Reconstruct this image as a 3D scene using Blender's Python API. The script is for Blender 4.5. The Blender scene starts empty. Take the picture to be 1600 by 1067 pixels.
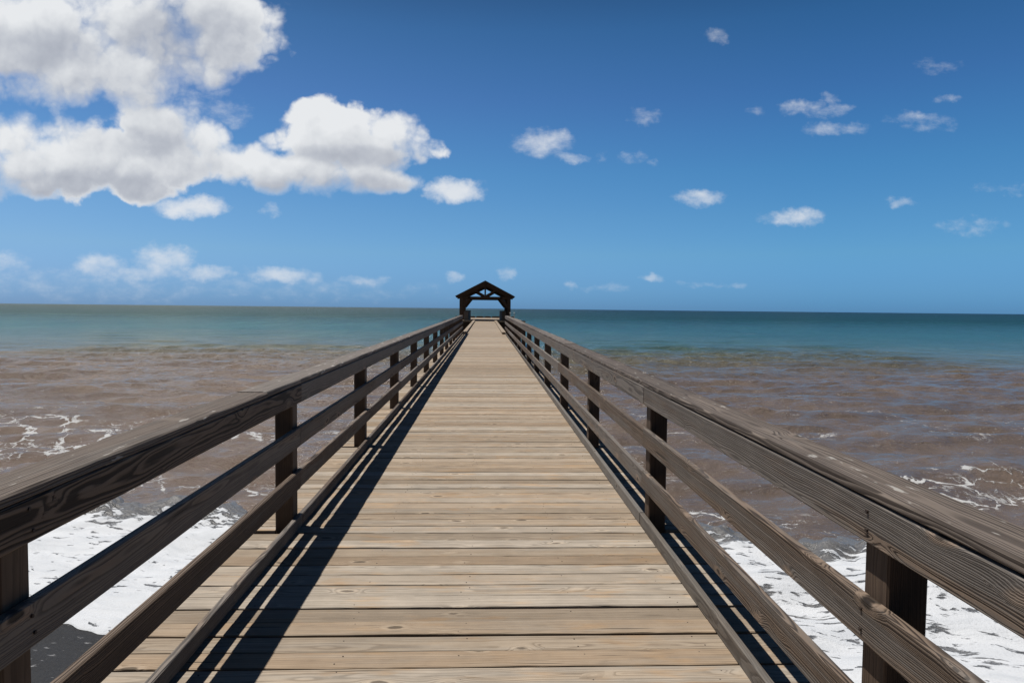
import bpy, math, random
import numpy as np
random.seed(7); np.random.seed(7)
scene = bpy.context.scene
col = scene.collection
R = math.radians

# ------------------------------------------------------------------ camera
F_PX, VX, HY, TILT = 1067.0, 758.5, 482.1, 0.0105
CAM = np.array([0.078, 0.0, 1.57])
SLOPE = 0.003                       # the pier climbs very slightly seaward
SEA = -3.0

def cam_axes():
    x, y = VX - 800, 533.5 - HY
    U = np.array([TILT, 1, (TILT * x + y) / F_PX]); U /= np.linalg.norm(U)
    Fw = np.array([x, y, -F_PX]); Fw /= np.linalg.norm(Fw)
    return np.array([np.cross(Fw, U), Fw, U])
AX = cam_axes()
def pix_dir(px, py):
    d = AX @ np.array([px - 800, 533.5 - py, -F_PX])
    return d / np.linalg.norm(d)
def uv(px, py):                     # direction on the tangent plane ahead
    d = pix_dir(px, py)
    return d[0] / d[1], d[2] / d[1]

from mathutils import Matrix
cd = bpy.data.cameras.new('camera'); cam = bpy.data.objects.new('camera', cd); col.objects.link(cam)
m = Matrix.Identity(4)
for i in range(3):
    for j in range(3): m[i][j] = AX[i][j]
    m[i][3] = CAM[i]
cam.matrix_world = m
cd.sensor_width = 36; cd.lens = F_PX / 1600 * 36
cd.clip_start = 0.05; cd.clip_end = 200000
scene.camera = cam

# ------------------------------------------------------------------ tags
def tag(o, label=None, cat=None, group=None, kind=None):
    if label: o['label'] = label
    if cat: o['category'] = cat
    if group: o['group'] = group
    if kind: o['kind'] = kind
    return o
def empty(name, loc, label, cat, group=None):
    o = bpy.data.objects.new(name, None); col.objects.link(o); o.location = loc
    o.empty_display_size = .2
    return tag(o, label, cat, group)

# ------------------------------------------------------------------ node helpers
class NT:
    def __init__(s, tree): s.t = tree; s.n = tree.nodes; s.l = tree.links
    def node(s, typ, **kw):
        n = s.n.new(typ)
        for k, v in kw.items(): setattr(n, k, v)
        return n
    def put(s, sock, v):
        if v is None: return
        if isinstance(v, bpy.types.NodeSocket): s.l.new(v, sock)
        else: sock.default_value = v
    def math(s, op, a, b=None, c=None, clamp=False):
        n = s.node('ShaderNodeMath', operation=op, use_clamp=clamp)
        s.put(n.inputs[0], a); s.put(n.inputs[1], b); s.put(n.inputs[2], c)
        return n.outputs[0]
    def vmath(s, op, a, b=None, c=None):
        n = s.node('ShaderNodeVectorMath', operation=op)
        s.put(n.inputs[0], a); s.put(n.inputs[1], b)
        if c is not None:
            s.put(n.inputs['Scale'] if op == 'SCALE' else n.inputs[2], c)
        return n.outputs['Value'] if op in ('LENGTH', 'DOT_PRODUCT', 'DISTANCE') else n.outputs[0]
    def scale(s, a, k):
        n = s.node('ShaderNodeVectorMath', operation='SCALE'); s.put(n.inputs[0], a); s.put(n.inputs['Scale'], k)
        return n.outputs[0]
    def noise(s, vec, scale, detail=3, rough=.5, dist=0, out='Fac', dim='3D'):
        n = s.node('ShaderNodeTexNoise', noise_dimensions=dim)
        s.put(n.inputs['Vector'], vec); n.inputs['Scale'].default_value = scale
        n.inputs['Detail'].default_value = detail; n.inputs['Roughness'].default_value = rough
        n.inputs['Distortion'].default_value = dist
        return n.outputs[out]
    def step(s, v, a, b, smooth=True, lo=0., hi=1.):
        n = s.node('ShaderNodeMapRange', interpolation_type='SMOOTHSTEP' if smooth else 'LINEAR')
        s.put(n.inputs['Value'], v); s.put(n.inputs['From Min'], a); s.put(n.inputs['From Max'], b)
        n.inputs['To Min'].default_value = lo; n.inputs['To Max'].default_value = hi
        return n.outputs[0]
    def mix(s, f, a, b, mode='MIX'):
        n = s.node('ShaderNodeMix', data_type='RGBA', blend_type=mode)
        s.put(n.inputs['Factor'], f)
        for sock, v in ((n.inputs[6], a), (n.inputs[7], b)):
            s.put(sock, (*v, 1) if isinstance(v, tuple) and len(v) == 3 else v)
        return n.outputs[2]
    def ramp(s, f, stops, interp='LINEAR'):
        n = s.node('ShaderNodeValToRGB'); cr = n.color_ramp; cr.interpolation = interp
        while len(cr.elements) < len(stops): cr.elements.new(.5)
        for e, (p, c) in zip(cr.elements, stops):
            e.position = p; e.color = (*c, 1) if len(c) == 3 else c
        s.put(n.inputs[0], f); return n.outputs[0]
    def sep(s, v):
        n = s.node('ShaderNodeSeparateXYZ'); s.put(n.inputs[0], v); return n.outputs
    def comb(s, x, y, z):
        n = s.node('ShaderNodeCombineXYZ')
        for i, v in enumerate((x, y, z)): s.put(n.inputs[i], v)
        return n.outputs[0]

def new_mat(name):
    m = bpy.data.materials.new(name); m.use_nodes = True
    t = NT(m.node_tree); b = m.node_tree.nodes['Principled BSDF']
    return m, t, b

# ------------------------------------------------------------------ wood
WOOD_K = .86
def wood(name, dark, light, grey, grey_amt=.5, contrast=1., period=.0065, knot_amt=1., crack=.5, var=.35, bump=.6, rough=.75, stain=None, flecks=0., halo_amt=.45, keep_p=.5, tint=None):
    """Solid wood in board coordinates: x runs along the board, (y,z) are measured from the pith."""
    m, t, b = new_mat(name)
    dark, light, grey = (tuple(x * WOOD_K for x in q) for q in (dark, light, grey))
    if stain: stain = tuple(x * WOOD_K for x in stain)
    at = t.node('ShaderNodeAttribute', attribute_name='grain').outputs['Vector']
    rn = t.node('ShaderNodeAttribute', attribute_name='rnd').outputs['Fac']
    a, w, h = t.sep(at)
    # knots
    v = t.node('ShaderNodeTexVoronoi', feature='F1'); v.inputs['Scale'].default_value = 1.
    wob = t.noise(at, 3., 1)
    kv = t.comb(t.math('MULTIPLY', a, 3.2), t.math('MULTIPLY_ADD', w, 8., wob), t.math('MULTIPLY', h, 2.5))
    t.put(v.inputs['Vector'], kv)
    keep = t.math('LESS_THAN', t.sep(v.outputs['Color'])[0], keep_p)
    kd = t.math('MULTIPLY_ADD', t.math('SUBTRACT', 1., keep), 9., v.outputs['Distance'])
    kd = t.math('MULTIPLY_ADD', t.math('SUBTRACT', t.noise(at, 60., 2), .5), .05, kd)
    knot = t.step(kd, .52, .06)                    # broad swelling round the knot
    core = t.step(kd, .15, .09)                    # the knot itself
    # growth rings
    lowv = t.comb(t.math('MULTIPLY', a, 1.3), t.math('MULTIPLY', w, 7.), t.math('MULTIPLY', h, 7.))
    n1 = t.noise(lowv, 1., 2, .5)
    n2 = t.noise(t.comb(t.math('MULTIPLY', a, 9.), t.math('MULTIPLY', w, 60.), t.math('MULTIPLY', h, 60.)), 1., 2, .5)
    r = t.math('SQRT', t.math('ADD', t.math('MULTIPLY', w, w), t.math('MULTIPLY', h, h)))
    r = t.math('MULTIPLY_ADD', n1, .045, r)
    r = t.math('MULTIPLY_ADD', n2, .0022, r)
    r = t.math('MULTIPLY_ADD', t.math('MULTIPLY', knot, knot), .021 * knot_amt, r)
    n1d = t.node('ShaderNodeTexNoise', noise_dimensions='1D'); n1d.inputs['Scale'].default_value = 55.; n1d.inputs['Detail'].default_value = 2.
    t.put(n1d.inputs['W'], t.math('ADD', r, t.math('MULTIPLY', rn, 9.)))
    r = t.math('MULTIPLY_ADD', n1d.outputs['Fac'], period * 2.2, r)
    fr = t.math('FRACT', t.math('MULTIPLY', r, 1. / period))
    ring = t.math('MULTIPLY', t.step(fr, 0., .62), t.step(fr, 1., .82))
    # fibre streaks and weathering
    fib = t.noise(t.comb(t.math('MULTIPLY', a, 3.), t.math('MULTIPLY', w, 170.), t.math('MULTIPLY', h, 170.)), 1., 4, .65)
    wea = t.noise(t.comb(t.math('MULTIPLY', a, 1.1), t.math('MULTIPLY', w, 14.), t.math('MULTIPLY', h, 14.)), 1., 4, .6)
    blot = t.noise(at, 5., 4, .6)
    g = t.math('MULTIPLY_ADD', t.math('SUBTRACT', ring, .5), contrast, .5)
    g = t.math('MULTIPLY_ADD', t.math('SUBTRACT', fib, .5), .9 * contrast + .3, g, clamp=True)
    c = t.mix(g, dark, light)
    gm = t.math('MULTIPLY', t.step(t.math('ADD', wea, t.math('MULTIPLY', t.math('SUBTRACT', rn, .5), .55)), .38, .64), grey_amt)
    gc = t.mix(g, tuple(x * .62 for x in grey), grey)
    c = t.mix(gm, c, gc)
    lum = t.math('MULTIPLY_ADD', t.math('SUBTRACT', rn, .5), var, 1.)
    if tint:                        # some boards redder, some greyer
        tf = t.math('FRACT', t.math('MULTIPLY', rn, 7.31))
        c = t.mix(t.math('MULTIPLY', t.step(tf, .35, 1.), .5), c, t.mix(1., c, tint, 'MULTIPLY'))
    lum = t.math('MULTIPLY', lum, t.math('MULTIPLY_ADD', t.math('SUBTRACT', blot, .5), .55, 1.))
    if stain:
        sm = t.math('MULTIPLY', t.step(t.noise(t.comb(t.math('MULTIPLY', a, 2.2), t.math('MULTIPLY', w, 8.), rn), 1., 3, .6), .54, .72), .75)
        c = t.mix(sm, c, stain)
    # knot colour: darker core with a pale halo
    halo = t.math('MULTIPLY', t.step(kd, .27, .16), t.math('SUBTRACT', 1., core))
    c = t.mix(t.math('MULTIPLY', halo, halo_amt), c, tuple(min(1, x * 1.35) for x in light))
    c = t.mix(t.math('MULTIPLY', core, .8 * min(1, knot_amt)), c, tuple(x * .45 for x in dark))
    dk = t.noise(t.comb(t.math('MULTIPLY', a, 3.6), t.math('MULTIPLY', w, 120.), t.math('MULTIPLY', h, 120.)), 1., 3, .6)
    c = t.mix(t.math('MULTIPLY', t.step(dk, .60, .72), .55 * crack + .1), c, tuple(x * .5 for x in dark))
    # checks
    ck = t.noise(t.comb(t.math('MULTIPLY', a, 1.6), t.math('MULTIPLY', w, 75.), t.math('MULTIPLY', h, 75.)), 1., 2, .4)
    ckm = t.math('MULTIPLY', t.step(ck, .70, .76), crack)
    c = t.mix(ckm, c, tuple(x * .22 for x in dark))
    if flecks:                      # pale dried splashes on top
        fk = t.noise(t.comb(t.math('MULTIPLY', a, 6.), t.math('MULTIPLY', w, 22.), t.math('MULTIPLY', h, 22.)), 1., 3, .6)
        c = t.mix(t.math('MULTIPLY', t.step(fk, .63, .68), flecks), c, (.42, .40, .37))
    cs = t.node('ShaderNodeVectorMath', operation='SCALE'); t.put(cs.inputs[0], c); t.put(cs.inputs['Scale'], lum)
    t.put(b.inputs['Base Color'], cs.outputs[0])
    b.inputs['Roughness'].default_value = rough
    b.inputs['Specular IOR Level'].default_value = .25
    hgt = t.math('MULTIPLY_ADD', ckm, -1.2, t.math('ADD', t.math('MULTIPLY', ring, .5), t.math('MULTIPLY', fib, .6)))
    bn = t.node('ShaderNodeBump'); bn.inputs['Strength'].default_value = bump; bn.inputs['Distance'].default_value = .0022
    t.put(bn.inputs['Height'], hgt); t.put(b.inputs['Normal'], bn.outputs[0])
    return m

M = {}
M['deck'] = wood('weathered_deck_wood', (.245, .190, .138), (.430, .350, .264), (.395, .350, .295), .72, .70, .008, 1.1, 1., .50, .8, .8, (.40, .27, .16), keep_p=.62, halo_amt=.35, tint=(1.08, .93, .78))
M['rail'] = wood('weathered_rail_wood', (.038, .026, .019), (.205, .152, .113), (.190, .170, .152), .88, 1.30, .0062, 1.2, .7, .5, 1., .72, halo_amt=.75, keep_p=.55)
M['cap'] = wood('weathered_cap_wood', (.060, .046, .037), (.215, .175, .145), (.190, .170, .152), .7, 1.2, .0085, .9, .7, .45, 1., .75, flecks=.8)
M['kerb'] = wood('weathered_kerb_wood', (.085, .070, .057), (.195, .168, .140), (.185, .170, .152), .85, .6, .006, .8, .6, .4, .8, .75)
M['post'] = wood('brown_post_wood', (.060, .039, .027), (.150, .104, .073), (.100, .078, .062), .35, .5, .007, .4, .5, .3, .4, .7)
M['dark'] = wood('dark_timber', (.055, .034, .024), (.125, .080, .055), (.080, .062, .048), .4, .5, .010, .4, .4, .4, .4, .7)
M['tan'] = wood('pale_tan_timber', (.27, .205, .145), (.40, .32, .235), (.36, .31, .25), .5, .4, .008, .6, .6, .3, .4, .8)

# ------------------------------------------------------------------ boards
class Boards:
    """Collects chamfered boards (with grain coordinates) and links them as one mesh object."""
    def __init__(s): s.v = []; s.f = []; s.g = []; s.r = []; s.mi = []
    def board(s, lo, hi, axis, ch=.004, seg=None, wav=0., rnd=None, pith=None, mi=0, sl=SLOPE, twist=0., jag=0.):
        lo = np.array(lo, float); hi = np.array(hi, float)
        o = [(1, 2), (2, 0), (0, 1)][axis]
        L = hi[axis] - lo[axis]
        n = seg or max(1, int(L / .6))
        rnd = random.random() if rnd is None else rnd
        off = random.uniform(0, 60)
        W, H = hi[o[0]] - lo[o[0]], hi[o[1]] - lo[o[1]]
        if pith is None:
            an = random.uniform(0, 2 * math.pi); rad = random.uniform(.03, .14)
            pith = (math.cos(an) * rad, math.sin(an) * rad)
        ch = min(ch, W * .3, H * .3)
        prof = [(ch, 0), (W - ch, 0), (W, ch), (W, H - ch), (W - ch, H), (ch, H), (0, H - ch), (0, ch)]
        b0 = len(s.v)
        ph = [random.uniform(0, 6.28) for _ in range(4)]
        for i in range(n + 1):
            q = i / n; al = lo[axis] + L * q
            for (pw, phh) in prof:
                dw = wav * (math.sin(al * 2.1 + ph[0]) + .6 * math.sin(al * 5.3 + ph[1])) * (1 if pw > W / 2 else -1) * .5
                dh = wav * .6 * (math.sin(al * 1.7 + ph[2]) + .5 * math.sin(al * 4.1 + ph[3]))
                p = [0, 0, 0]
                if wav and jag: dw += random.uniform(-jag, jag) * .6
                p[axis] = al; p[o[0]] = lo[o[0]] + pw + dw; p[o[1]] = lo[o[1]] + phh + dh
                if twist: p[o[1]] += twist * (pw / W - .5) * (q - .5)
                p[2] += sl * p[1]
                s.v.append(p)
                s.g.append((al + off, pw - W / 2 + pith[0], phh - H / 2 + pith[1])); s.r.append(rnd)
        flip = True
        for i in range(n):
            for k in range(8):
                a = b0 + i * 8 + k; b = b0 + i * 8 + (k + 1) % 8
                s.f.append((a, b, b + 8, a + 8)); s.mi.append(mi)
        s.f.append(tuple(b0 + k for k in range(7, -1, -1))); s.mi.append(mi)
        e = b0 + n * 8
        s.f.append(tuple(e + k for k in range(8))); s.mi.append(mi)
    def beam(s, p0, p1, w, h, ch=.01, rnd=None, mi=0, up=(0, 0, 1)):
        """A square timber from p0 to p1 in any direction."""
        p0 = np.array(p0, float); p1 = np.array(p1, float); d = p1 - p0; L = np.linalg.norm(d); d /= L
        up = np.array(up, float)
        if abs(d @ up) > .99: up = np.array([0, 1., 0])
        sd = np.cross(d, up); sd /= np.linalg.norm(sd); u2 = np.cross(sd, d)
        rnd = random.random() if rnd is None else rnd; off = random.uniform(0, 60)
        pith = (random.uniform(-.05, .05), random.uniform(-.05, .05))
        prof = [(ch, 0), (w - ch, 0), (w, ch), (w, h - ch), (w - ch, h), (ch, h), (0, h - ch), (0, ch)]
        b0 = len(s.v)
        for q in (0, L):
            for a, b in prof:
                s.v.append(p0 + d * q + sd * (a - w / 2) + u2 * (b - h / 2))
                s.g.append((q + off, a - w / 2 + pith[0], b - h / 2 + pith[1])); s.r.append(rnd)
        for k in range(8):
            a = b0 + k; b = b0 + (k + 1) % 8
            s.f.append((a, b, b + 8, a + 8)); s.mi.append(mi)
        s.f.append(tuple(b0 + k for k in range(7, -1, -1))); s.mi.append(mi)
        s.f.append(tuple(b0 + 8 + k for k in range(8))); s.mi.append(mi)
    def lathe(s, base, prof, n=12, mi=0):
        base = np.array(base, float); b0 = len(s.v); off = random.uniform(0, 60); rnd = random.random()
        for r, z in prof:
            for k in range(n):
                a = 2 * math.pi * k / n
                s.v.append(base + np.array([r * math.cos(a), r * math.sin(a), z])); s.g.append((z + off, r * math.cos(a), r * math.sin(a))); s.r.append(rnd)
        for i in range(len(prof) - 1):
            for k in range(n):
                a = b0 + i * n + k; b = b0 + i * n + (k + 1) % n
                s.f.append((a, b, b + n, a + n)); s.mi.append(mi)
        s.f.append(tuple(b0 + k for k in range(n - 1, -1, -1))); s.mi.append(mi)
        e = b0 + (len(prof) - 1) * n
        s.f.append(tuple(e + k for k in range(n))); s.mi.append(mi)
    def build(s, name, mats, parent=None, smooth=False):
        me = bpy.data.meshes.new(name)
        org = np.array(parent.location) if parent is not None else np.zeros(3)
        if parent is not None and parent.parent is not None: org = org + np.array(parent.parent.location)
        me.from_pydata([tuple(np.array(v) - org) for v in s.v], [], s.f)
        ga = me.attributes.new('grain', 'FLOAT_VECTOR', 'POINT'); ga.data.foreach_set('vector', np.array(s.g, np.float32).ravel())
        ra = me.attributes.new('rnd', 'FLOAT', 'POINT'); ra.data.foreach_set('value', np.array(s.r, np.float32))
        for mt in (mats if isinstance(mats, (list, tuple)) else [mats]): me.materials.append(mt)
        me.polygons.foreach_set('material_index', s.mi)
        if smooth: me.polygons.foreach_set('use_smooth', [True] * len(s.f))
        me.validate(); me.update()
        o = bpy.data.objects.new(name, me); col.objects.link(o)
        if parent is not None: o.parent = parent
        return o

W2, KW = 1.2115, .036              # half the clear width, rail board thickness
KH = .087
B0, B1, M0, M1, T0, T1, C1 = .280, .408, .580, .713, .885, 1.012, 1.045
PS, P0, PD = 2.853, 1.90, .122     # post spacing, first near face, post depth
DECK_HALF = 1.585
END = 39.6
DECK_T = .040

# ------------------------------------------------------------------ pier: deck, kerbs, stringers, piles
mt_nail, tn, bn_ = new_mat('rusty_nail_steel')
bn_.inputs['Base Color'].default_value = (.035, .022, .016, 1); bn_.inputs['Roughness'].default_value = .7
pier = empty('pier', (0, 0, 0), 'long timber pier deck of pale weathered crosswise planks running out to sea', 'pier')
deck = Boards()
y = 2.937 - .2955 * 12 - .006      # a wide gap falls where the photo's nearest one lies
posts_y = [P0 + PS * i for i in range(-1, 14)]
k = 0
while y < 72.:
    wd = .1375 + random.uniform(-.0025, .0025)
    gap = (random.uniform(.013, .021) if k % 2 else random.uniform(.001, .004)) if random.random() > .10 else random.uniform(.004, .010)
    y1 = y + wd
    if y1 > 39.9: half = 1.26
    else: half = DECK_HALF
    dz = random.uniform(-.0025, .0015)
    xa, xb = -half + random.uniform(-.012, .012), half + random.uniform(-.012, .012)
    hit = y1 < 39.9 and any(y < py + PD and y1 > py - .055 for py in posts_y)
    xs = [(xa, xb)]
    if hit: xs = [(-W2 - KW - .004, W2 + KW + .004)]
    seg = 26 if y < 14 else 2
    rr = random.random()
    for (u0, u1) in xs:
        deck.board((u0, y, -DECK_T + dz), (u1, y1, dz), 0, ch=.0035, seg=seg, wav=.0018 if y < 14 else 0, jag=.0022, rnd=rr, twist=random.uniform(-.004, .004))
    if hit:                        # short outboard pieces beside a post
        for sgn in (-1, 1):
            py = min(posts_y, key=lambda q: abs(q + PD / 2 - (y + y1) / 2))
            for (ya, yb) in ((y, min(y1, py - .055)), (max(y, py + PD + .004), y1)):
                if yb - ya > .02:
                    x_in, x_out = W2 + KW + .006, half
                    lo_ = (x_in, ya, -DECK_T + dz) if sgn > 0 else (-x_out, ya, -DECK_T + dz)
                    hi_ = (x_out, yb, dz) if sgn > 0 else (-x_in, yb, dz)
                    deck.board(lo_, hi_, 0, ch=.0035, seg=1, rnd=rr)
            # piece outboard of the post
            ya, yb = max(y, py), min(y1, py + PD)
            if yb - ya > .02:
                x_in, x_out = W2 + KW + PD + .006, half
                lo_ = (x_in, ya, -DECK_T + dz) if sgn > 0 else (-x_out, ya, -DECK_T + dz)
                hi_ = (x_out, yb, dz) if sgn > 0 else (-x_in, yb, dz)
                deck.board(lo_, hi_, 0, ch=.003, seg=1, rnd=rr)
    if y < 16:                     # pairs of nails over the stringers
        for sx in (-1.12, -.57, -.016, .54, 1.10):
            for q in (.25, .75):
                if random.random() < .6:
                    nx, ny = sx + random.uniform(-.028, .028), y + wd * q + random.uniform(-.012, .012)
                    deck.lathe((nx, ny, dz + SLOPE * ny + .0006), [(.0034, -.004), (.0034, .0004), (.002, .0006)], 7, mi=1)
    y = y1 + gap; k += 1
deck.build('deck', [M['deck'], mt_nail], pier)
for sgn in (-1, 1):                # kerb timbers of the outer stretch, raised on blocks
    b = Boards()
    yy = 38.7
    for L in (8.3, 8.2, 8.4, 8.1):
        x0, x1 = sorted((sgn * 1.01 + .02, sgn * 1.235 + .02))
        b.board((x0, yy, .045), (x1, yy + L - .02, .125), 1, ch=.008, seg=4); yy += L
    kb = b.build('kerb_timber', M['tan'], pier)
    for i in range(14):
        b = Boards()
        x0, x1 = sorted((sgn * 1.04 + .02, sgn * 1.20 + .02))
        b.board((x0, 38.75 + i * 2.45, 0.001), (x1, 39.05 + i * 2.45, .046), 1, ch=.004, seg=1)
        b.build('kerb_block', M['dark'], pier)
for sx in (-1.13, -.60, -.12, .33, .62, 1.10):
    b = Boards(); b.board((sx - .05, -1.6, -.33), (sx + .05, 72, -DECK_T - .006), 1, ch=.004, seg=12); b.build('stringer', M['dark'], pier)
for i in range(13):
    yy = -.6 + i * 5.706
    b = Boards(); b.board((-1.6, yy - .15, -.64), (1.6, yy + .15, -.335), 0, ch=.01, seg=2); b.build('cross_beam', M['dark'], pier)
    for sx in (-1.1, 1.1):
        b = Boards(); b.lathe((sx, yy, 0), [(.16, -5.5), (.15, -2), (.145, -.642 + SLOPE * yy)], 14); b.build('pile', M['dark'], pier)

# ------------------------------------------------------------------ railings
def railing(sgn, label):
    root = empty('pier_railing', (sgn * W2, 2., .0), label, 'railing', None)
    def span(a, b): return sorted((sgn * a, sgn * b))
    for i, py in enumerate(posts_y):
        b = Boards(); x0, x1 = span(W2 + KW + .003, W2 + KW + .003 + PD)
        b.board((x0, py, -.45), (x1, py + PD, T1 - .002), 2, ch=.006, seg=2, sl=0)
        for j in range(len(b.v)): b.v[j][2] += SLOPE * py
        b.build('post', M['post'], root)
    def run(name, xin, xout, z0, z1, mat, cuts, ch=.005, wav=.0015, y0=-.95, yend=END, bolts=False):
        ys = [y0] + [c for c in cuts if y0 < c < yend] + [yend]
        x0, x1 = span(xin, xout)
        for a, c in zip(ys[:-1], ys[1:]):
            b = Boards(); dx = random.uniform(-.002, .002); dzz = random.uniform(-.003, .003)
            b.board((x0 + dx, a + .0008, z0 + dzz), (x1 + dx, c - .0008, z1 + dzz), 1, ch=ch, seg=max(2, int((c - a) * 2)), wav=wav)
            if bolts:
                for py in posts_y:
                    if py < 17 and a < py + PD / 2 - .03 and c > py + PD / 2 + .03:
                        for fz in (.28, .72):
                            zc = z0 + (z1 - z0) * fz + random.uniform(-.006, .006) + SLOPE * py; yc = py + PD / 2 + random.uniform(-.02, .02)
                            b.beam((sgn * (xin + .004), yc, zc), (sgn * (xin - .0035), yc, zc), .0105, .0105, ch=.0031, mi=1)
            b.build(name, [mat, mt_nail], root)
    mid = lambda i: P0 + PS * i + PD / 2
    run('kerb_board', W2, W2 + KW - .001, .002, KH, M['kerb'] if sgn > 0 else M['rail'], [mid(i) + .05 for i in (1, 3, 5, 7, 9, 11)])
    run('bottom_rail', W2, W2 + KW, B0, B1, M['rail'], [mid(i) for i in (1, 3, 5, 7, 9, 11)], bolts=True)
    run('middle_rail', W2, W2 + KW, M0, M1, M['rail'], [mid(i) for i in (1, 3, 5, 7, 9, 11)], bolts=True)
    run('top_rail', W2, W2 + KW, T0, T1, M['rail'], [mid(i) + (.0 if sgn > 0 else .03) for i in (1, 3, 5, 7, 9, 11)], bolts=True)
    run('cap_rail', W2 + .002, W2 + KW + PD + .022, T1 + .003, C1 + .003, M['cap'], [P0 + PS * i + 2.2 for i in ((0, 2, 4, 6, 8, 10) if sgn > 0 else (0, 2, 4, 6, 8, 10))], ch=.006)
    if sgn > 0:                    # short diagonal braces behind the far bays
        for yb in (P0 + PS * 6, P0 + PS * 7.0, P0 + PS * 10):
            b = Boards(); xx = sgn * (W2 + KW + .06)
            b.beam((xx, yb + .9, .62 + SLOPE * yb), (xx, yb + .16, 1.0 + SLOPE * yb), .05, .08, ch=.004); b.build('diagonal_brace', M['kerb'], root)
    return root
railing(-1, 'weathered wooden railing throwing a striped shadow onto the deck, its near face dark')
railing(1, 'weathered wooden railing with sunlit grey knotty boards on its deck side')

# ------------------------------------------------------------------ pier head and pavilion
PZ = .217                           # floor level out there
ph = empty('end_platform', (0, 72.05, PZ), 'wide platform under the roof at the seaward end of the pier', 'platform')
b = Boards(); yy = 72.06
while yy < 99.8:
    b.board((-4.3, yy, PZ - .05), (4.3, yy + .19, PZ + random.uniform(-.002, .002)), 0, seg=2, sl=0); yy += .2
b.build('deck', M['deck'], ph)
b = Boards(); b.board((-4.3, 72.08, PZ - 1.25), (4.3, 72.38, PZ - .055), 0, sl=0); b.build('fascia_beam', M['dark'], ph)
for sgn in (-1, 1):
    b = Boards(); x0, x1 = sorted((sgn * 1.26, sgn * 4.3)); b.board((x0, 72.1, PZ + .004), (x1, 72.32, PZ + .10), 0, sl=0, ch=.008); b.build('kerb_timber', M['kerb'], ph)
    b = Boards(); x0, x1 = sorted((sgn * 4.02, sgn * 4.28)); b.board((x0, 72.34, PZ - 1.2), (x1, 99.8, PZ - .055), 1, sl=0, ch=.008); b.build('side_beam', M['dark'], ph)
xs_ = [-4.3, -1.33, -.13, .95, 4.3]
for a, c in zip(xs_[:-1], xs_[1:]):
    b = Boards(); b.board((a + .07, 99.45, PZ + .003), (c - .07, 99.75, PZ + .23), 0, sl=0, ch=.01); b.build('kerb_timber', M['dark'], ph)
for yy in (74, 80, 86, 92, 98):
    for sx in (-3.6, -1.2, 1.2, 3.6):
        b = Boards(); b.lathe((sx, yy, 0), [(.2, -6), (.19, -2), (.18, PZ - .06)], 14); b.build('pile', M['dark'], ph)

pv = empty('pavilion', (0, 73.3, PZ), 'open dark timber pavilion with a gabled roof at the end of the pier', 'pavilion')
Y0, Y1 = 73.3, 86.3
HALF, PX = 3.13, 2.58
RIDGE, EAVE = 4.47, 2.83
rs = (RIDGE - EAVE) / HALF
CX = .04
bays = [Y0 + .45, (Y0 + Y1) / 2, Y1 - .45]
for yy in bays:
    for sgn in (-1, 1):
        b = Boards(); x = CX + sgn * PX
        b.board((x - .17, yy - .17, PZ), (x + .17, yy + .17, 2.95), 2, ch=.012, seg=2, sl=0); b.build('post', M['dark'], pv)
        b = Boards(); b.beam((x - sgn * .14, yy, 1.72), (x - sgn * .92, yy, 2.72), .2, .26, ch=.01); b.build('knee_brace', M['dark'], pv)
        b = Boards(); z_e = 2.92
        b.beam((CX + sgn * (HALF - .12), yy, EAVE - .12), (CX + sgn * .02, yy, RIDGE - .26), .18, .38, ch=.01); b.build('rafter', M['dark'], pv)
        b = Boards(); b.beam((CX + sgn * .10, yy, 2.93), (CX + sgn * 1.08, yy, 3.50), .15, .20, ch=.01); b.build('strut', M['dark'], pv)
    b = Boards(); b.board((CX - PX - .2, yy - .1, 2.61), (CX + PX + .2, yy + .1, 2.85), 0, ch=.01, seg=2, sl=0); b.build('tie_beam', M['dark'], pv)
    b = Boards(); b.board((CX - .085, yy - .085, 2.852), (CX + .085, yy + .085, RIDGE - .32), 2, ch=.01, seg=1, sl=0); b.build('king_post', M['dark'], pv)
for sgn in (-1, 1):
    b = Boards(); x = CX + sgn * PX
    b.board((x - .11, Y0 + .05, 2.86), (x + .11, Y1 - .05, 3.0), 1, ch=.01, sl=0); b.build('wall_plate', M['dark'], pv)
    for zz, yq in ((2.5, 0),):
        pass
b = Boards(); b.board((CX - .06, Y0 + .02, RIDGE - .34), (CX + .06, Y1 - .02, RIDGE - .07), 1, ch=.008, sl=0); b.build('ridge_beam', M['dark'], pv)
for i in range(8):                  # common rafters between the trusses
    yy = Y0 + .12 + (Y1 - Y0 - .24) * i / 7
    if min(abs(yy - q) for q in bays) < .25: continue
    for sgn in (-1, 1):
        b = Boards(); b.beam((CX + sgn * (HALF - .05), yy, EAVE - .075), (CX + sgn * .07, yy, RIDGE - .14), .08, .16, ch=.006); b.build('rafter', M['dark'], pv)
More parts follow.
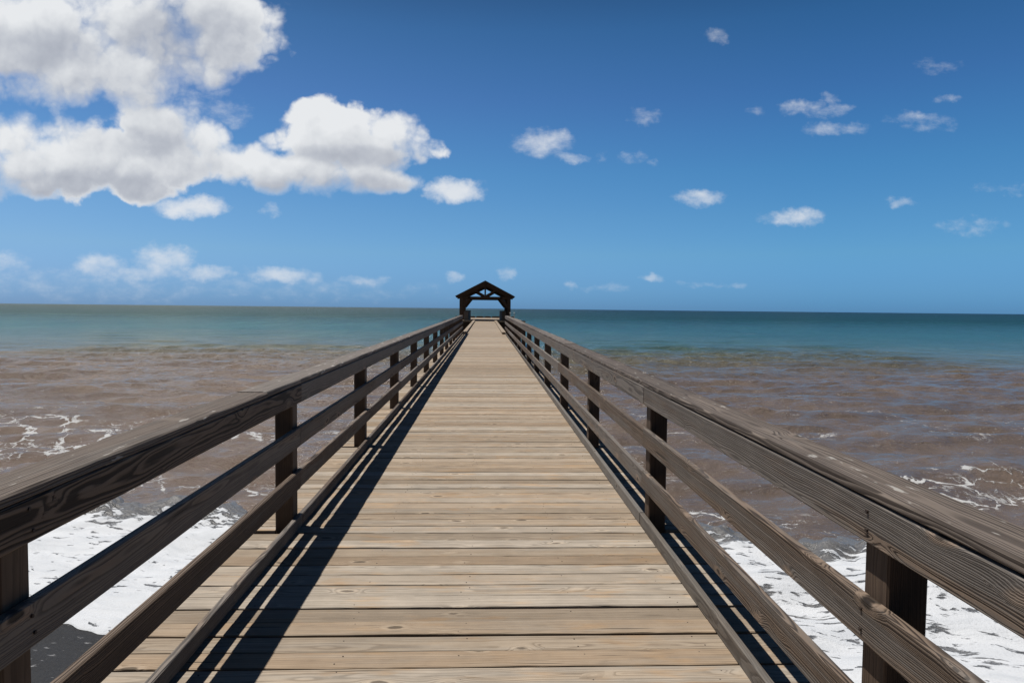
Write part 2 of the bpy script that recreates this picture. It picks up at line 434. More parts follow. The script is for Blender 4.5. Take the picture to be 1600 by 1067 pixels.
# roof slopes: boards on the rafters with a shingle layer on top
mt_roof, t, bb = new_mat('grey_brown_shingles')
tc = t.node('ShaderNodeTexCoord').outputs['Object']
br = t.node('ShaderNodeTexBrick'); br.inputs['Scale'].default_value = 3.; br.inputs['Mortar Size'].default_value = .012
px_, py_, pz_ = t.sep(tc); t.put(br.inputs['Vector'], t.comb(py_, px_, 0.))
br.inputs['Color1'].default_value = (.30, .27, .24, 1); br.inputs['Color2'].default_value = (.20, .17, .15, 1); br.inputs['Mortar'].default_value = (.07, .06, .05, 1)
c = t.mix(t.math('MULTIPLY', t.noise(tc, 2., 4), .5), br.outputs['Color'], (.16, .14, .12)); t.put(bb.inputs['Base Color'], c); bb.inputs['Roughness'].default_value = .75
for sgn in (-1, 1):
    dx, dz = HALF, RIDGE - EAVE; L = math.hypot(dx, dz); nx, nz = sgn * dz / L, dx / L
    def slab(name, mat, t0, t1, over, ya, yb):
        bb_ = Boards(); e0 = np.array([CX + sgn * (HALF + over), 0, EAVE - over * rs]); e1 = np.array([CX, 0, RIDGE])
        nrm = np.array([nx, 0, nz])
        c0 = e0 + nrm * t0; c1 = e1 + nrm * t0; c2 = e1 + nrm * t1; c3 = e0 + nrm * t1
        # keep the two slopes from crossing at the ridge
        c1[0] = CX + sgn * .002; c2[0] = CX + sgn * .002
        c1[2] = RIDGE + t0 / nz - .001; c2[2] = RIDGE + t1 / nz - .001
        i0 = len(bb_.v)
        for yy in (ya, yb):
            for q in (c0, c1, c2, c3): bb_.v.append([q[0], yy, q[2]]); bb_.g.append((q[0], yy, q[2])); bb_.r.append(.5)
        fs = [(0, 1, 2, 3), (7, 6, 5, 4), (0, 4, 5, 1), (1, 5, 6, 2), (2, 6, 7, 3), (3, 7, 4, 0)]
        for f in fs: bb_.f.append(f if sgn < 0 else f[::-1]); bb_.mi.append(0)
        return bb_.build(name, mat, pv)
    rp = slab('roof_slope', M['dark'], 0.0, .05, 0, Y0, Y1)
    slab('roof_shingles', mt_roof, .052, .085, .05, Y0 - .06, Y1 + .06)
    for yy in (Y0 - .05, Y1 + .004):
        b = Boards()
        b.beam((CX + sgn * (HALF + .0), yy + .022, EAVE - .06), (CX + sgn * .01, yy + .022, RIDGE - .07), .044, .2, ch=.004); b.build('barge_board', M['dark'], pv)
# side walls inside the pavilion
for sgn, lab in ((-1, 'waist high dark wooden side wall inside the left pavilion posts'), (1, 'waist high dark wooden side wall inside the right pavilion posts')):
    sw = empty('low_wall', (CX + sgn * 2.02, 73.4, PZ), lab, 'low wall')
    x0, x1 = sorted((CX + sgn * 1.80, CX + sgn * 2.27))
    b = Boards(); b.board((x0, 73.42, PZ + .004), (x1, 73.50, PZ + 1.04), 2, sl=0, seg=1); b.build('end_panel', M['kerb'], sw)
    b = Boards()
    for i in range(6):
        b.board((x0, 73.52, PZ + .01 + i * .172), (x0 + .05, 86.2, PZ + .175 + i * .172), 1, sl=0, seg=2)
        b.board((x1 - .05, 73.52, PZ + .01 + i * .172), (x1, 86.2, PZ + .175 + i * .172), 1, sl=0, seg=2)
    b.build('board_panel', M['dark'], sw)
    b = Boards(); b.board((x0 - .03, 73.38, PZ + 1.05), (x1 + .03, 86.25, PZ + 1.10), 1, sl=0); b.build('cap_board', M['dark'], sw)
mt_white, t, bb = new_mat('white_painted_metal'); bb.inputs['Base Color'].default_value = (.8, .8, .78, 1); bb.inputs['Roughness'].default_value = .4
mt_dk, t, bb = new_mat('dark_painted_metal'); bb.inputs['Base Color'].default_value = (.02, .03, .03, 1); bb.inputs['Roughness'].default_value = .5
for x, yy, hh, lab in ((3.15, 72.75, .96, 'slim dark marker post with a white cap standing clear beside the pavilion'), (2.72, 72.75, .94, 'slim dark marker post with a white cap in front of a pavilion post')):
    mp = empty('marker_post', (x, yy, PZ), lab, 'marker post', 'white capped marker posts')
    b = Boards(); b.lathe((x, yy, PZ), [(.06, .001), (.06, .02), (.035, .025), (.035, hh - .1)], 12); b.build('pole', mt_dk, mp, True)
    b = Boards(); b.lathe((x, yy, PZ), [(.045, hh - .099), (.06, hh - .09), (.06, hh - .02), (.035, hh + .01)], 12); b.build('cap', mt_white, mp, True)

# ------------------------------------------------------------------ sea, surf, beach
def shore(x): return 9.55 - .35 * (x + 6) + .30 * np.sin(x * .9 + 1.) + .16 * np.sin(x * 2.3 + .3) + .07 * np.sin(x * 5.1)
def outer(x): return 14.9 - .16 * x + .45 * np.sin(x * .55 + .6) + .25 * np.sin(x * 1.7)
rng = np.random.default_rng(3)
comps = []
for i in range(70):
    lam = .55 * (26 ** rng.random()); th = rng.normal(0, .26 if lam > 1.6 else .45)
    comps.append((2 * math.pi / lam * math.sin(th), 2 * math.pi / lam * math.cos(th), ((.0072 if lam < 4 else .0042) * lam ** .92) * rng.uniform(.5, 1.2), rng.uniform(0, 6.28)))
LOW_CRESTS = [(rng.uniform(17, 30) if i % 2 else rng.uniform(28, 85), rng.uniform(.07, .17), rng.uniform(.35, .75), rng.uniform(-38, -4) if i % 3 else rng.uniform(6, 40), rng.uniform(4, 13)) for i in range(34)]
def waves(x, y, sp):
    z = np.zeros_like(x)
    for kx, ky, A, p in comps:
        lam = 2 * math.pi / math.hypot(kx, ky)
        fade = np.clip((lam / sp - 2.5) / 3., 0, 1)
        s = np.sin(kx * x + ky * y + p)
        z += A * fade * (s + .35 * np.cos(2 * (kx * x + ky * y + p)) )
    # a few low breaking crests running along the shore
    for yc, h, wdt, x0, xw in ((26.5, .26, .55, -26, 9), (22.6, .12, .5, -15, 6), (60, .30, .9, 18, 18), *LOW_CRESTS, (43, .22, .8, -34, 18), (19.5, .12, .5, 16, 8), (33, .16, .7, 20, 12), (36, .18, .7, -20, 10)):
        yy = y - (yc + .5 * np.sin(x * .35 + yc) - .05 * x)
        prof = np.where(yy > 0, np.exp(-(yy / (2.2 * wdt)) ** 2), np.exp(-(yy / wdt) ** 2))
        z += h * prof * np.exp(-((x - x0) / xw) ** 2)
    return z
def axis(dense_lo, dense_hi, st, far_lo, far_hi, g):
    a = list(np.arange(dense_lo, dense_hi, st)); s = st; v = a[-1]
    while v < far_hi: s *= g; v += s; a.append(v)
    s = st; v = dense_lo; lo = []
    while v > far_lo: s *= g; v -= s; lo.append(v)
    return np.array(lo[::-1] + a)
def sheet(name, xs, ys, zfun, mat, kind, keep=None, ycoord=None):
    X, Y = np.meshgrid(xs, ys); Z = zfun(X, Y)
    if ycoord is not None: Y = ycoord
    nx, ny = len(xs), len(ys)
    V = np.stack([X, Y, Z], -1).reshape(-1, 3)
    idx = np.arange(nx * ny).reshape(ny, nx)
    q = np.stack([idx[:-1, :-1], idx[:-1, 1:], idx[1:, 1:], idx[1:, :-1]], -1).reshape(-1, 4)
    if keep is not None:
        kk = keep(X, Y).reshape(-1); q = q[kk[q].all(1)]
        used = np.unique(q); mp = -np.ones(len(V), int); mp[used] = np.arange(len(used)); V = V[used]; q = mp[q]
    me = bpy.data.meshes.new(name)
    me.vertices.add(len(V)); me.vertices.foreach_set('co', V.astype(np.float32).ravel())
    me.loops.add(q.size); me.loops.foreach_set('vertex_index', q.astype(np.int32).ravel())
    me.polygons.add(len(q)); me.polygons.foreach_set('loop_start', np.arange(0, q.size, 4, dtype=np.int32))
    me.polygons.foreach_set('use_smooth', np.ones(len(q), bool))
    me.update(calc_edges=True); me.validate(); me.materials.append(mat)
    o = bpy.data.objects.new(name, me); col.objects.link(o); o['kind'] = kind
    return o

# --- water
mt_sea, t, b = new_mat('sea_water')
P = t.node('ShaderNodeNewGeometry').outputs['Position']
X_, Y_, Z_ = t.sep(P)
wv = t.comb(t.math('MULTIPLY', X_, .02), t.math('MULTIPLY', Y_, .035), 0.)
wob = t.noise(wv, 1., 2, .45)
wob2 = t.noise(t.comb(t.math('MULTIPLY', X_, .006), t.math('MULTIPLY', Y_, .02), 3.), 1., 4, .6)
d_ = t.math('MULTIPLY', Y_, t.math('MULTIPLY_ADD', t.math('SUBTRACT', wob, .5), .55, 1.))
d_ = t.math('MULTIPLY', d_, t.math('MULTIPLY_ADD', t.math('SUBTRACT', wob2, .5), .35, 1.))
lg = t.math('DIVIDE', t.math('LOGARITHM', t.math('MAXIMUM', d_, 5.), 10.), 4.)      # log10 metres / 4
rampL = t.ramp(lg, [(.28, (.158, .118, .092)), (.43, (.170, .133, .106)), (.462, (.158, .138, .104)), (.495, (.115, .142, .092)), (.54, (.046, .118, .076)), (.60, (.040, .092, .070)), (.70, (.058, .092, .070)), (.9, (.085, .108, .078))])
rampR = t.ramp(lg, [(.28, (.132, .102, .082)), (.41, (.132, .104, .085)), (.435, (.112, .100, .074)), (.462, (.082, .098, .070)), (.488, (.044, .084, .060)), (.53, (.010, .056, .042)), (.60, (.005, .040, .034)), (.72, (.005, .030, .031)), (.95, (.008, .024, .036))])
side = t.step(t.math('DIVIDE', X_, t.math('MAXIMUM', Y_, 1.)), -.45, .30)
c = t.mix(side, rampL, rampR)
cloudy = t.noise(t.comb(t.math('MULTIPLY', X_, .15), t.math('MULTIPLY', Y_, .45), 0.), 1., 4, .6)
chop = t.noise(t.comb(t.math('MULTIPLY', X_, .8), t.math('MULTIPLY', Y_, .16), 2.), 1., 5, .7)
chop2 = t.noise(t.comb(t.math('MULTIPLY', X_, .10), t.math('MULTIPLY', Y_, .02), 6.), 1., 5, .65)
c = t.mix(t.step(Y_, 40., 220., lo=.15, hi=1.), c, t.mix(1., c, t.ramp(t.math('MULTIPLY_ADD', chop2, .4, t.math('MULTIPLY', chop, .6)), [(.38, (.42, .46, .50)), (.5, (.95, .95, .95)), (.62, (1.75, 1.7, 1.65))]), 'MULTIPLY'))  # light and dark of distant wave faces painted into the water colour
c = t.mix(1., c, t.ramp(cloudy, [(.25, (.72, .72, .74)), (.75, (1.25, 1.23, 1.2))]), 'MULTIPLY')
# foam lace
patch0 = t.noise(P, 1.3, 4, .65)
def fwarp(sc, amt, src):
    n = t.noise(src, sc, 3, .6, out='Color'); return t.vmath('MULTIPLY_ADD', n, (amt, amt, 0.), src)
Pw = fwarp(.55, 1.8, P); Pw = fwarp(2.2, .7, Pw); Pw = fwarp(7., .16, Pw)
vo = t.node('ShaderNodeTexVoronoi', feature='DISTANCE_TO_EDGE'); vo.inputs['Scale'].default_value = 1.
t.put(vo.inputs['Vector'], t.comb(t.math('MULTIPLY', t.sep(Pw)[0], .62), t.math('MULTIPLY', t.sep(Pw)[1], .85), 0.))
lace = t.step(vo.outputs['Distance'], t.step(patch0, .38, .70, lo=.012, hi=.12), .006)
vo2 = t.node('ShaderNodeTexVoronoi', feature='DISTANCE_TO_EDGE'); vo2.inputs['Scale'].default_value = 1.
t.put(vo2.inputs['Vector'], t.comb(t.math('MULTIPLY', t.sep(Pw)[0], 2.), t.math('MULTIPLY', t.sep(Pw)[1], 2.6), 4.))
lace2 = t.math('MULTIPLY', t.step(vo2.outputs['Distance'], .13, .02), .8)
patch = t.noise(t.comb(t.math('MULTIPLY', X_, .18), t.math('MULTIPLY', Y_, .33), 7.), 1., 4, .65)
def zone(yc, yw, xc, xw, skew):
    a = t.math('DIVIDE', t.math('SUBTRACT', t.math('MULTIPLY_ADD', X_, skew, Y_), yc), yw); bq = t.math('DIVIDE', t.math('SUBTRACT', X_, xc), xw)
    return t.math('SUBTRACT', 1., t.math('ADD', t.math('MULTIPLY', a, a), t.math('MULTIPLY', bq, bq)), clamp=True)
z1 = t.math('MULTIPLY', zone(24., 4.8, -20, 15, 0.), 1.9); z2 = t.math('MULTIPLY', zone(18.5, 3.8, 15, 8, .15), .85); z3 = t.math('MULTIPLY', zone(15.6, 2.2, 0, 18, .16), .8); z4 = zone(27.0, 1.4, -24, 10, -.05)
zz = t.math('MAXIMUM', t.math('MAXIMUM', z1, z2), t.math('MAXIMUM', z3, z4))
am = t.step(t.math('MULTIPLY_ADD', t.math('SUBTRACT', patch, .5), 3.4, t.math('MULTIPLY', zz, 1.)), .30, 1.0)
edge_n = t.noise(P, 6., 4, .7)
fm = t.math('MAXIMUM', lace, t.math('MULTIPLY', lace2, t.step(patch, .45, .7)))
fm = t.step(t.math('MULTIPLY', t.math('MULTIPLY', fm, am), t.math('MULTIPLY_ADD', edge_n, 2.2, -.25)), .28, .62)
# thin drawn-out streaks and a speckled little breaker
sk_ = t.noise(t.comb(t.math('MULTIPLY', t.sep(Pw)[0], .35), t.math('MULTIPLY', t.sep(Pw)[1], 1.5), 13.), 1., 3, .55)
sk_ = t.step(t.math('ABSOLUTE', t.math('SUBTRACT', sk_, .5)), .018, .002)
skm = t.math('MULTIPLY', t.math('MULTIPLY', sk_, t.step(t.noise(P, .35, 3, .6), .52, .66)), t.step(Y_, 42., 22.))
fm = t.math('MAXIMUM', fm, t.math('MULTIPLY', skm, t.step(edge_n, .38, .55)))
spk_ = t.math('MULTIPLY', t.step(t.math('MULTIPLY_ADD', zone(26.6, .8, -25, 10, -.05), .22, t.noise(P, 5., 4, .75)), .66, .72), .9)
fm = t.math('MAXIMUM', fm, spk_)
# small flecks riding the crests farther out
fl = t.noise(t.comb(t.math('MULTIPLY', X_, 1.1), t.math('MULTIPLY', Y_, 2.6), 0.), 1., 4, .65)
flm = t.math('MULTIPLY', t.step(fl, .715, .76), t.step(Y_, 120., 30.))
fm = t.math('MAXIMUM', fm, t.math('MULTIPLY', flm, .75))
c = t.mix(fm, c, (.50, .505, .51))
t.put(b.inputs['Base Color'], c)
t.put(b.inputs['Roughness'], t.math('MAXIMUM', t.step(Y_, 15., 400., lo=.10, hi=.30), t.math('MULTIPLY', fm, .8)))
b.inputs['IOR'].default_value = 1.333
t.put(b.inputs['Specular IOR Level'], t.step(Y_, 40., 120., lo=.48, hi=.09))
r1 = t.noise(t.comb(t.math('MULTIPLY', X_, 1.0), t.math('MULTIPLY', Y_, 1.9), 0.), 2.4, 6, .66)
r2 = t.noise(t.comb(t.math('MULTIPLY', X_, .22), t.math('MULTIPLY', Y_, .42), 5.), 1., 6, .62)
r3 = t.noise(t.comb(t.math('MULTIPLY', X_, .03), t.math('MULTIPLY', Y_, .07), 9.), 1., 5, .62)
h = t.math('MULTIPLY', r1, t.step(Y_, 90., 15., lo=.08, hi=.12))
h = t.math('MULTIPLY_ADD', r2, t.step(Y_, 15., 110., lo=.10, hi=2.4), h)
h = t.math('MULTIPLY_ADD', r3, t.step(Y_, 90., 500., lo=0., hi=14.0), h)
rm = t.noise(t.comb(t.math('MULTIPLY', X_, .62), t.math('MULTIPLY', Y_, 1.35), 11.), 1.3, 3, .55)
rdg = t.math('SUBTRACT', 1., t.math('ABSOLUTE', t.math('MULTIPLY_ADD', rm, 2., -1.)))            # sharp little crests
h = t.math('MULTIPLY_ADD', t.math('MULTIPLY', rdg, rdg), t.step(Y_, 12., 40., lo=.06, hi=.10), h)
h = t.math('MULTIPLY_ADD', fm, .03, h)
bn = t.node('ShaderNodeBump'); bn.inputs['Strength'].default_value = .9; bn.inputs['Distance'].default_value = 1.
t.put(bn.inputs['Height'], h); t.put(b.inputs['Normal'], bn.outputs[0])

xs = axis(-40, 40, .17, -60000, 60000, 1.13); ys = axis(5.0, 70, .17, 4.9, 90000, 1.06)
SPX = np.gradient(xs); SPY = np.gradient(ys)
def sea_z(X, Y):
    sp = np.maximum(np.broadcast_to(SPX[None, :], X.shape), np.broadcast_to(SPY[:, None], X.shape))
    near = np.clip((Y - shore(X)) / 7., 0, 1)
    return SEA + waves(X, Y, sp) * (.12 + .88 * near)
sea = sheet('sea', xs, ys, sea_z, mt_sea, 'structure', keep=lambda X, Y: (Y > shore(X) - .5) | (np.abs(X) > 60))
tag(sea, 'brown silty water turning teal and then dark blue towards the horizon', 'sea')

# --- beach
mt_b, t, b = new_mat('wet_black_sand')
P = t.node('ShaderNodeNewGeometry').outputs['Position']
n = t.noise(P, 22., 6, .8); n2 = t.noise(P, 1.2, 3)
c = t.ramp(n, [(.3, (.008, .008, .009)), (.7, (.030, .0295, .030))])
X_, Y_, Z_ = t.sep(P)
sk = t.comb(t.math('MULTIPLY_ADD', Y_, -.5, t.math('MULTIPLY', X_, 4.)), t.math('MULTIPLY_ADD', X_, 2.5, t.math('MULTIPLY', Y_, 13.)), 0.)
spk = t.noise(sk, 1., 3, .6)
c = t.mix(t.math('MULTIPLY', t.step(spk, .63, .69), .6), c, (.42, .42, .43))
t.put(b.inputs['Base Color'], c); t.put(b.inputs['Roughness'], t.step(n2, .3, .7, lo=.55, hi=.75)); b.inputs['Specular IOR Level'].default_value = .25
bn = t.node('ShaderNodeBump'); bn.inputs['Strength'].default_value = .6; bn.inputs['Distance'].default_value = .01
t.put(bn.inputs['Height'], n); t.put(b.inputs['Normal'], bn.outputs[0])
def beach_z(X, Y):
    return SEA + .045 * (shore(np.clip(X, -60, 60)) - Y) + .01 * np.sin(X * 1.3 + Y) + np.maximum(0, -2 - Y) * .05
beach = sheet('beach', axis(-30, 30, .5, -400, 400, 1.3), axis(-20, 17, .4, -200, 18, 1.3), beach_z, mt_b, 'structure')
tag(beach, 'wet black sand at the edge of the surf', 'beach')

# --- surf foam sheet
mt_f, t, b = new_mat('surf_foam')
P = t.node('ShaderNodeNewGeometry').outputs['Position']
X_, Y_, Z_ = t.sep(P)
sw = t.noise(P, .6, 3, .6, out='Color'); Pw = t.vmath('MULTIPLY_ADD', sw, (.9, .9, 0.), P)
wx, wy, wz = t.sep(Pw)
s1 = t.math('MULTIPLY_ADD', wx, .25, wy)
hole = t.noise(t.comb(t.math('MULTIPLY', wx, 2.3), t.math('MULTIPLY', s1, 6.5), 0.), 1., 5, .62)
reg = t.noise(t.comb(t.math('MULTIPLY', X_, .35), t.math('MULTIPLY', Y_, .45), 3.), 1., 2)
at = t.node('ShaderNodeAttribute', attribute_name='edge').outputs['Fac']
thr = t.math('MULTIPLY_ADD', reg, -.30, t.math('MULTIPLY_ADD', at, -.36, .765))
thr = t.math('SUBTRACT', thr, t.step(X_, -2., 4., lo=0., hi=.045))
hm = t.step(t.math('SUBTRACT', hole, thr), 0., .07)
fine = t.noise(P, 22., 4, .7)
streak = t.noise(t.comb(t.math('MULTIPLY', wx, .8), t.math('MULTIPLY', s1, 3.), 8.), 1., 5, .6)
c = t.mix(t.step(streak, .35, .75), (.590, .610, .64), (.49, .515, .55))
c = t.mix(hm, c, t.mix(fine, (.055, .055, .056), (.20, .20, .205)))
t.put(b.inputs['Base Color'], c); t.put(b.inputs['Roughness'], t.math('MULTIPLY_ADD', hm, -.45, .7))
b.inputs['Specular IOR Level'].default_value = .3
hh = t.math('MULTIPLY_ADD', hm, -.7, t.math('MULTIPLY_ADD', streak, .8, t.math('MULTIPLY', fine, .22)))
bn = t.node('ShaderNodeBump'); bn.inputs['Strength'].default_value = .9; bn.inputs['Distance'].default_value = .09
t.put(bn.inputs['Height'], hh); t.put(b.inputs['Normal'], bn.outputs[0])
def vnoise(X, Y, seed, f):
    r = np.random.default_rng(seed); z = np.zeros_like(X); A = 1.
    for o in range(5):
        for j in range(5):
            th = r.uniform(0, 6.28); kf = f * r.uniform(.7, 1.4)
            z += A * np.sin(kf * (X * math.cos(th) + Y * math.sin(th)) + r.uniform(0, 6.28) + .8 * np.sin(kf * .6 * (Y * math.cos(th) - X * math.sin(th))))
        A *= .55; f *= 1.9
    return z / 5.
fx = np.arange(-34, 30, .055); NT_ = 170
tt = np.linspace(0, 1, NT_); tt = np.where(tt < .5, 2 * tt * tt, 1 - 2 * (1 - tt) ** 2) * .5 + tt * .5
FX, FT = np.meshgrid(fx, tt)
def foam_xy(X, T):
    a0 = shore(X) + .05 * np.sin(X * 11.) * np.sin(X * 3.7 + 1); b0 = outer(X) + .38 * vnoise(X, outer(X), 5, 1.6) + .22 * vnoise(X, outer(X), 15, 5.)
    return a0, b0
A0, B0_ = foam_xy(FX, FT)
FY = A0 + FT * (B0_ - A0)
def foam_h(X, Y):
    ein = np.clip((Y - A0) / .35, 0, 1); eo = np.clip((B0_ - Y) / .5, 0, 1)
    base = np.maximum(SEA + waves(X, Y, .17) * (.12 + .88 * np.clip((Y - shore(X)) / 7., 0, 1)), beach_z(X, Y))
    boil = np.exp(-((Y - (outer(X) - .9)) / .9) ** 2)
    body = .045 + .030 * vnoise(X, Y, 9, 2.2) + boil * (.08 + .24 * np.abs(vnoise(X, Y, 11, 3.)))
    return base + np.maximum(.004, body * np.sqrt(ein * (2 - ein)) * np.sqrt(eo))
foam = sheet('surf_foam', fx, tt, lambda X, Y: foam_h(FX, FY), mt_f, 'stuff', ycoord=FY)
me = foam.data; co = np.empty(len(me.vertices) * 3, np.float32); me.vertices.foreach_get('co', co); co = co.reshape(-1, 3)
ed = np.clip(1 - (B0_ - FY).reshape(-1) / 1.8, 0, 1)
ea = me.attributes.new('edge', 'FLOAT', 'POINT'); ea.data.foreach_set('value', ed.astype(np.float32))
tag(foam, 'white foam of a spent wave spread across the shallows on both sides of the pier', 'foam')

# ------------------------------------------------------------------ sun and sky
SUN = np.array([-.335, .13, 1.0]); SUN /= np.linalg.norm(SUN)
EL = math.asin(SUN[2]); AZ = math.atan2(SUN[0], SUN[1])          # azimuth clockwise from +Y
sl_ = bpy.data.lights.new('sun', 'SUN'); so = bpy.data.objects.new('sun', sl_); col.objects.link(so)
sl_.energy = 5.0; sl_.angle = R(.5); sl_.color = (1., .955, .89)
from mathutils import Vector
so.rotation_euler = Vector(SUN).to_track_quat('Z', 'Y').to_euler(); so.location = (-5, 2, 15)

w = bpy.data.worlds.new('World'); scene.world = w; w.use_nodes = True
t = NT(w.node_tree); t.n.clear()
D = t.node('ShaderNodeTexCoord').outputs['Generated']
dx, dy, dz = t.sep(D)
sky = t.node('ShaderNodeTexSky', sky_type='NISHITA'); sky.sun_disc = False
sky.sun_elevation = EL; sky.sun_rotation = AZ; sky.altitude = 0; sky.air_density = 1.; sky.dust_density = .4; sky.ozone_density = 2.
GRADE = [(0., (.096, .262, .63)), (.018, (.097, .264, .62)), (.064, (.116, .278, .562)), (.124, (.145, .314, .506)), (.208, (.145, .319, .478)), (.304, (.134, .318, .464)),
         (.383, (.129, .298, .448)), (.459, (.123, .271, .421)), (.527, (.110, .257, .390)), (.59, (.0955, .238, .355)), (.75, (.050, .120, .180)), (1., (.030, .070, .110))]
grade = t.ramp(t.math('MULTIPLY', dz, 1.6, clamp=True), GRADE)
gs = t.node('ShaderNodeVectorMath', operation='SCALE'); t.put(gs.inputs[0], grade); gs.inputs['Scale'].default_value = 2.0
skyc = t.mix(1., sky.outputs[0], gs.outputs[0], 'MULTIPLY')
az = t.step(t.math('DIVIDE', dx, t.math('MAXIMUM', dy, .3)), .5, -.65, smooth=False)     # paler, hazier air to the left
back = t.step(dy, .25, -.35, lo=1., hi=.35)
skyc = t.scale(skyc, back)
skyc = t.mix(az, skyc, t.mix(1., skyc, (1.62, 1.12, 1.03), 'MULTIPLY'))

# clouds: soft puffs laid out by direction, broken up by noise
BIG = [  # px, py, rx, ry, weight (photo pixels, turned into directions)
 (335, 45, 112, 92, 1.25), (345, 95, 60, 40, 1.), (215, 20, 130, 70, 1.2), (70, 55, 150, 95, 1.35), (-60, 60, 130, 110, 1.4), (125, 110, 130, 60, 1.2),
 (215, 140, 90, 55, 1.1), (265, 165, 45, 30, .8), (30, 235, 110, 62, 1.2), (-60, 240, 120, 80, 1.3), (150, 245, 140, 68, 1.3), (255, 245, 95, 62, 1.15), (325, 250, 60, 42, 1.),
 (100, 285, 120, 28, 1.), (215, 290, 90, 28, 1.), (525, 205, 88, 58, 1.2), (590, 215, 75, 52, 1.15), (645, 232, 55, 32, 1.), (455, 215, 45, 28, .9), (480, 180, 40, 30, .9),
 (500, 275, 135, 40, 1.15), (600, 288, 72, 26, 1.), (405, 250, 55, 32, .95), (430, 285, 62, 32, 1.), (250, 60, 100, 90, 1.25), (180, 100, 120, 65, 1.2), (235, 190, 90, 50, 1.1), (310, 222, 58, 42, 1.), (372, 262, 62, 40, 1.05), (560, 232, 115, 52, 1.1), (655, 238, 46, 26, 1.1), (625, 225, 60, 40, 1.), (390, 30, 45, 50, 1.),
]
DARK = [(290, 45, 95, 60, 1.), (70, 68, 75, 36, .9), (210, 225, 95, 24, .8), (150, 290, 150, 22, .8), (500, 296, 130, 18, .8), (560, 246, 110, 18, .75), (30, 300, 90, 18, .7), (-40, 130, 80, 50, .8)]
SMALL = [
 (150, 446, 300, 26, .42), (470, 452, 220, 16, .34), (712, 297, 44, 20, 1.7), (735, 292, 16, 12, 1.), (680, 302, 22, 9, 1.1), (298, 323, 56, 18, 1.6), (325, 327, 26, 12, 1.2), (420, 326, 16, 10, .6), (345, 178, 42, 22, .6), (300, 160, 30, 20, .5), (370, 190, 20, 14, .5), (330, 150, 26, 12, .5), (270, 100, 34, 24, .5), (425, 50, 20, 20, .55),
 (848, 222, 44, 22, 1.), (880, 218, 16, 16, .8), (893, 244, 24, 9, .7), (1008, 183, 20, 14, .65), (1092, 309, 38, 13, 1.), (1240, 341, 44, 14, 1.1), (1262, 335, 24, 12, .9), (1411, 314, 22, 9, .75),
 (1245, 167, 26, 10, .7), (1290, 172, 44, 11, .65), (1300, 152, 14, 9, .5), (1300, 200, 55, 11, .65), (1430, 186, 46, 10, .6), (1450, 200, 40, 8, .45), (1125, 58, 20, 11, .55), (1465, 102, 38, 12, .42),
 (1472, 157, 22, 8, .5), (992, 247, 18, 12, .5), (1018, 256, 14, 6, .5), (940, 242, 10, 9, .45), (1565, 296, 40, 8, .42), (1520, 354, 55, 13, .5), (1180, 174, 14, 7, .38),
 (155, 416, 40, 20, 1.05), (255, 406, 46, 26, 1.1), (205, 428, 80, 13, .9), (328, 428, 40, 12, 1.15), (438, 429, 50, 14, 1.25), (490, 433, 26, 9, .7), (568, 437, 36, 9, .75), (10, 412, 34, 20, .75), (30, 430, 60, 12, .5),
 (712, 434, 15, 8, .75), (793, 428, 15, 10, .75), (1022, 437, 16, 7, .7), (889, 445, 11, 6, .65), (930, 450, 22, 5, .5), (965, 448, 26, 6, .45), (1155, 444, 16, 5, .5), (1100, 443, 40, 5, .38),
]
def blobs(q, lst, t, grow=1.13):
    acc = None
    for px, py, rx, ry, wt in lst:
        cu, cv = uv(px, py); ru = grow * abs(uv(px + rx, py)[0] - cu); rv = grow * abs(uv(px, py - ry)[1] - cv)
        e = t.vmath('MULTIPLY_ADD', q, (1 / ru, 1 / rv, 0.), (-cu / ru, -cv / rv, 0.))
        dd = t.math('MULTIPLY_ADD', t.vmath('DOT_PRODUCT', e, e), -wt, wt)
        acc = dd if acc is None else t.math('SMOOTH_MAX', acc, dd, .18)
    return acc
inv = t.math('DIVIDE', 1., t.math('MAXIMUM', dy, .05))
UV = t.comb(t.math('MULTIPLY', dx, inv), t.math('MULTIPLY', dz, inv), 0.)
def warp(p):
    n1 = t.noise(p, 8., 3, .55, out='Color')
    return t.vmath('MULTIPLY_ADD', n1, (.075, .050, 0.), t.vmath('SUBTRACT', p, (.0375, .025, 0.)))
def puffs(p, sc, det):               # rounded cauliflower lumps
    v = t.node('ShaderNodeTexVoronoi', feature='F1', voronoi_dimensions='2D'); v.inputs['Scale'].default_value = sc
    v.inputs['Detail'].default_value = det; v.inputs['Roughness'].default_value = .48; v.inputs['Lacunarity'].default_value = 2.15
    t.put(v.inputs['Vector'], p); return t.math('SUBTRACT', 1., v.outputs['Distance'])
def swirl(p):
    n = t.noise(p, 26., 4, .6, out='Color')
    return t.vmath('MULTIPLY_ADD', n, (.030, .024, 0.), t.vmath('SUBTRACT', p, (.015, .012, 0.)))
def height(p, full):
    w_ = warp(p); base = blobs(w_, BIG, t)
    h_ = t.math('MULTIPLY_ADD', t.math('SUBTRACT', puffs(swirl(p), 13., 3.), .55), .85, base)
    if full: h_ = t.math('MULTIPLY_ADD', t.math('SUBTRACT', t.noise(p, 22., 8, .60), .5), .80, h_)
    return h_, base
hB, bB = height(UV, True)
hN = t.math('MULTIPLY_ADD', t.math('SUBTRACT', t.noise(UV, 22., 8, .60), .5), -.80, hB)
h1, b1_ = height(t.vmath('ADD', UV, (-.0075, .012, 0.)), False)
b2_ = blobs(t.vmath('ADD', warp(UV), (-.02, .045, 0.)), BIG, t)
soft = t.step(t.noise(UV, 5., 2), .35, .65, lo=.30, hi=.95)          # some edges crisp, some ragged
aB = t.step(hB, 0., soft)
q2 = t.noise(UV, 60., 4, .6, out='Color')
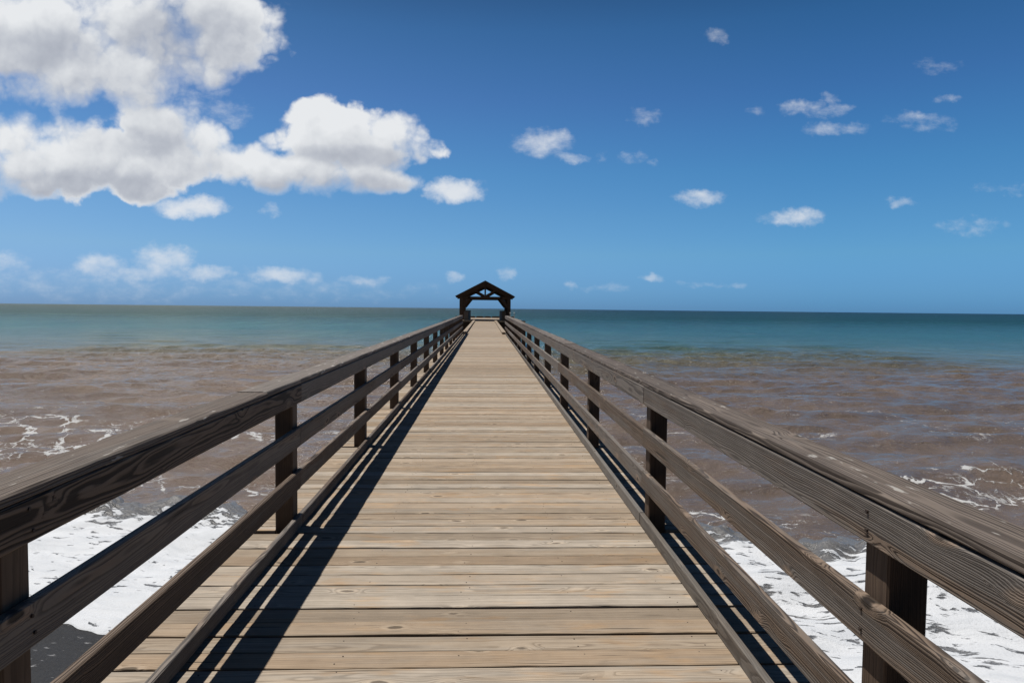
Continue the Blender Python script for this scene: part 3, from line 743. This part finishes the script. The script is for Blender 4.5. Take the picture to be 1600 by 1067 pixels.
US = t.vmath('MULTIPLY_ADD', q2, (.026, .016, 0.), t.vmath('SUBTRACT', UV, (.013, .008, 0.)))
US = t.vmath('MULTIPLY_ADD', t.noise(UV, 18., 2, .5, out='Color'), (.03, .018, 0.), t.vmath('SUBTRACT', US, (.015, .009, 0.)))
fS = t.math('MULTIPLY_ADD', t.math('SUBTRACT', t.noise(t.vmath('MULTIPLY', UV, (.7, 1.2, 1.)), 42., 7, .62), .5), 1.9, blobs(US, SMALL, t, 1.25))
aS = t.math('MULTIPLY', t.step(fS, .05, 1.75), .88)
alpha = t.math('MAXIMUM', aB, aS)
dkp = blobs(warp(UV), DARK, t, 1.15)
rel = t.math('SUBTRACT', hN, h1)                                       # facing the sun or turned away
thick = t.step(b2_, -.1, 1.3)
shade = t.math('MULTIPLY', thick, .40)
shade = t.math('MULTIPLY_ADD', t.step(dkp, -.3, 1.), .30, shade)
shade = t.math('MULTIPLY_ADD', rel, -.46, shade)
shade = t.math('MULTIPLY', shade, t.step(hB, .0, .7), clamp=True)
ccol = t.ramp(shade, [(0., (.80, .82, .845)), (.25, (.69, .715, .75)), (.6, (.50, .53, .59)), (1., (.36, .39, .46))])
hz = t.step(t.math('MULTIPLY', dz, inv), .0, .10, lo=.62, hi=1.)          # low clouds sink into the air
alpha = t.math('MULTIPLY', alpha, hz)
b1 = t.node('ShaderNodeBackground'); b2 = t.node('ShaderNodeBackground')
SKY_STR = .10
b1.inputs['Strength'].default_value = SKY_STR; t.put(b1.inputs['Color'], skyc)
b2.inputs['Strength'].default_value = SKY_STR
cl = t.node('ShaderNodeVectorMath', operation='SCALE'); t.put(cl.inputs[0], ccol); cl.inputs['Scale'].default_value = 1. / SKY_STR
t.put(b2.inputs['Color'], t.mix(alpha, skyc, cl.outputs[0]))
inside = t.math('MULTIPLY', t.math('GREATER_THAN', dy, .35), t.math('MULTIPLY', t.math('GREATER_THAN', dz, 0.), t.math('LESS_THAN', dz, .62)))
mx = t.node('ShaderNodeMixShader'); t.put(mx.inputs[0], inside); t.l.new(b1.outputs[0], mx.inputs[1]); t.l.new(b2.outputs[0], mx.inputs[2])
out = t.node('ShaderNodeOutputWorld'); t.l.new(mx.outputs[0], out.inputs['Surface'])

# ------------------------------------------------------------------ render settings
scene.view_settings.view_transform = 'Standard'; scene.view_settings.look = 'None'
scene.view_settings.exposure = 0; scene.view_settings.gamma = 1
scene.render.engine = 'CYCLES'
cy = scene.cycles
cy.use_denoising = True
try: cy.denoiser = 'OPENIMAGEDENOISE'
except Exception: pass
cy.max_bounces = 6; cy.diffuse_bounces = 3; cy.glossy_bounces = 3
cy.caustics_reflective = False; cy.caustics_refractive = False
cy.sample_clamp_indirect = 4; cy.sample_clamp_direct = 12
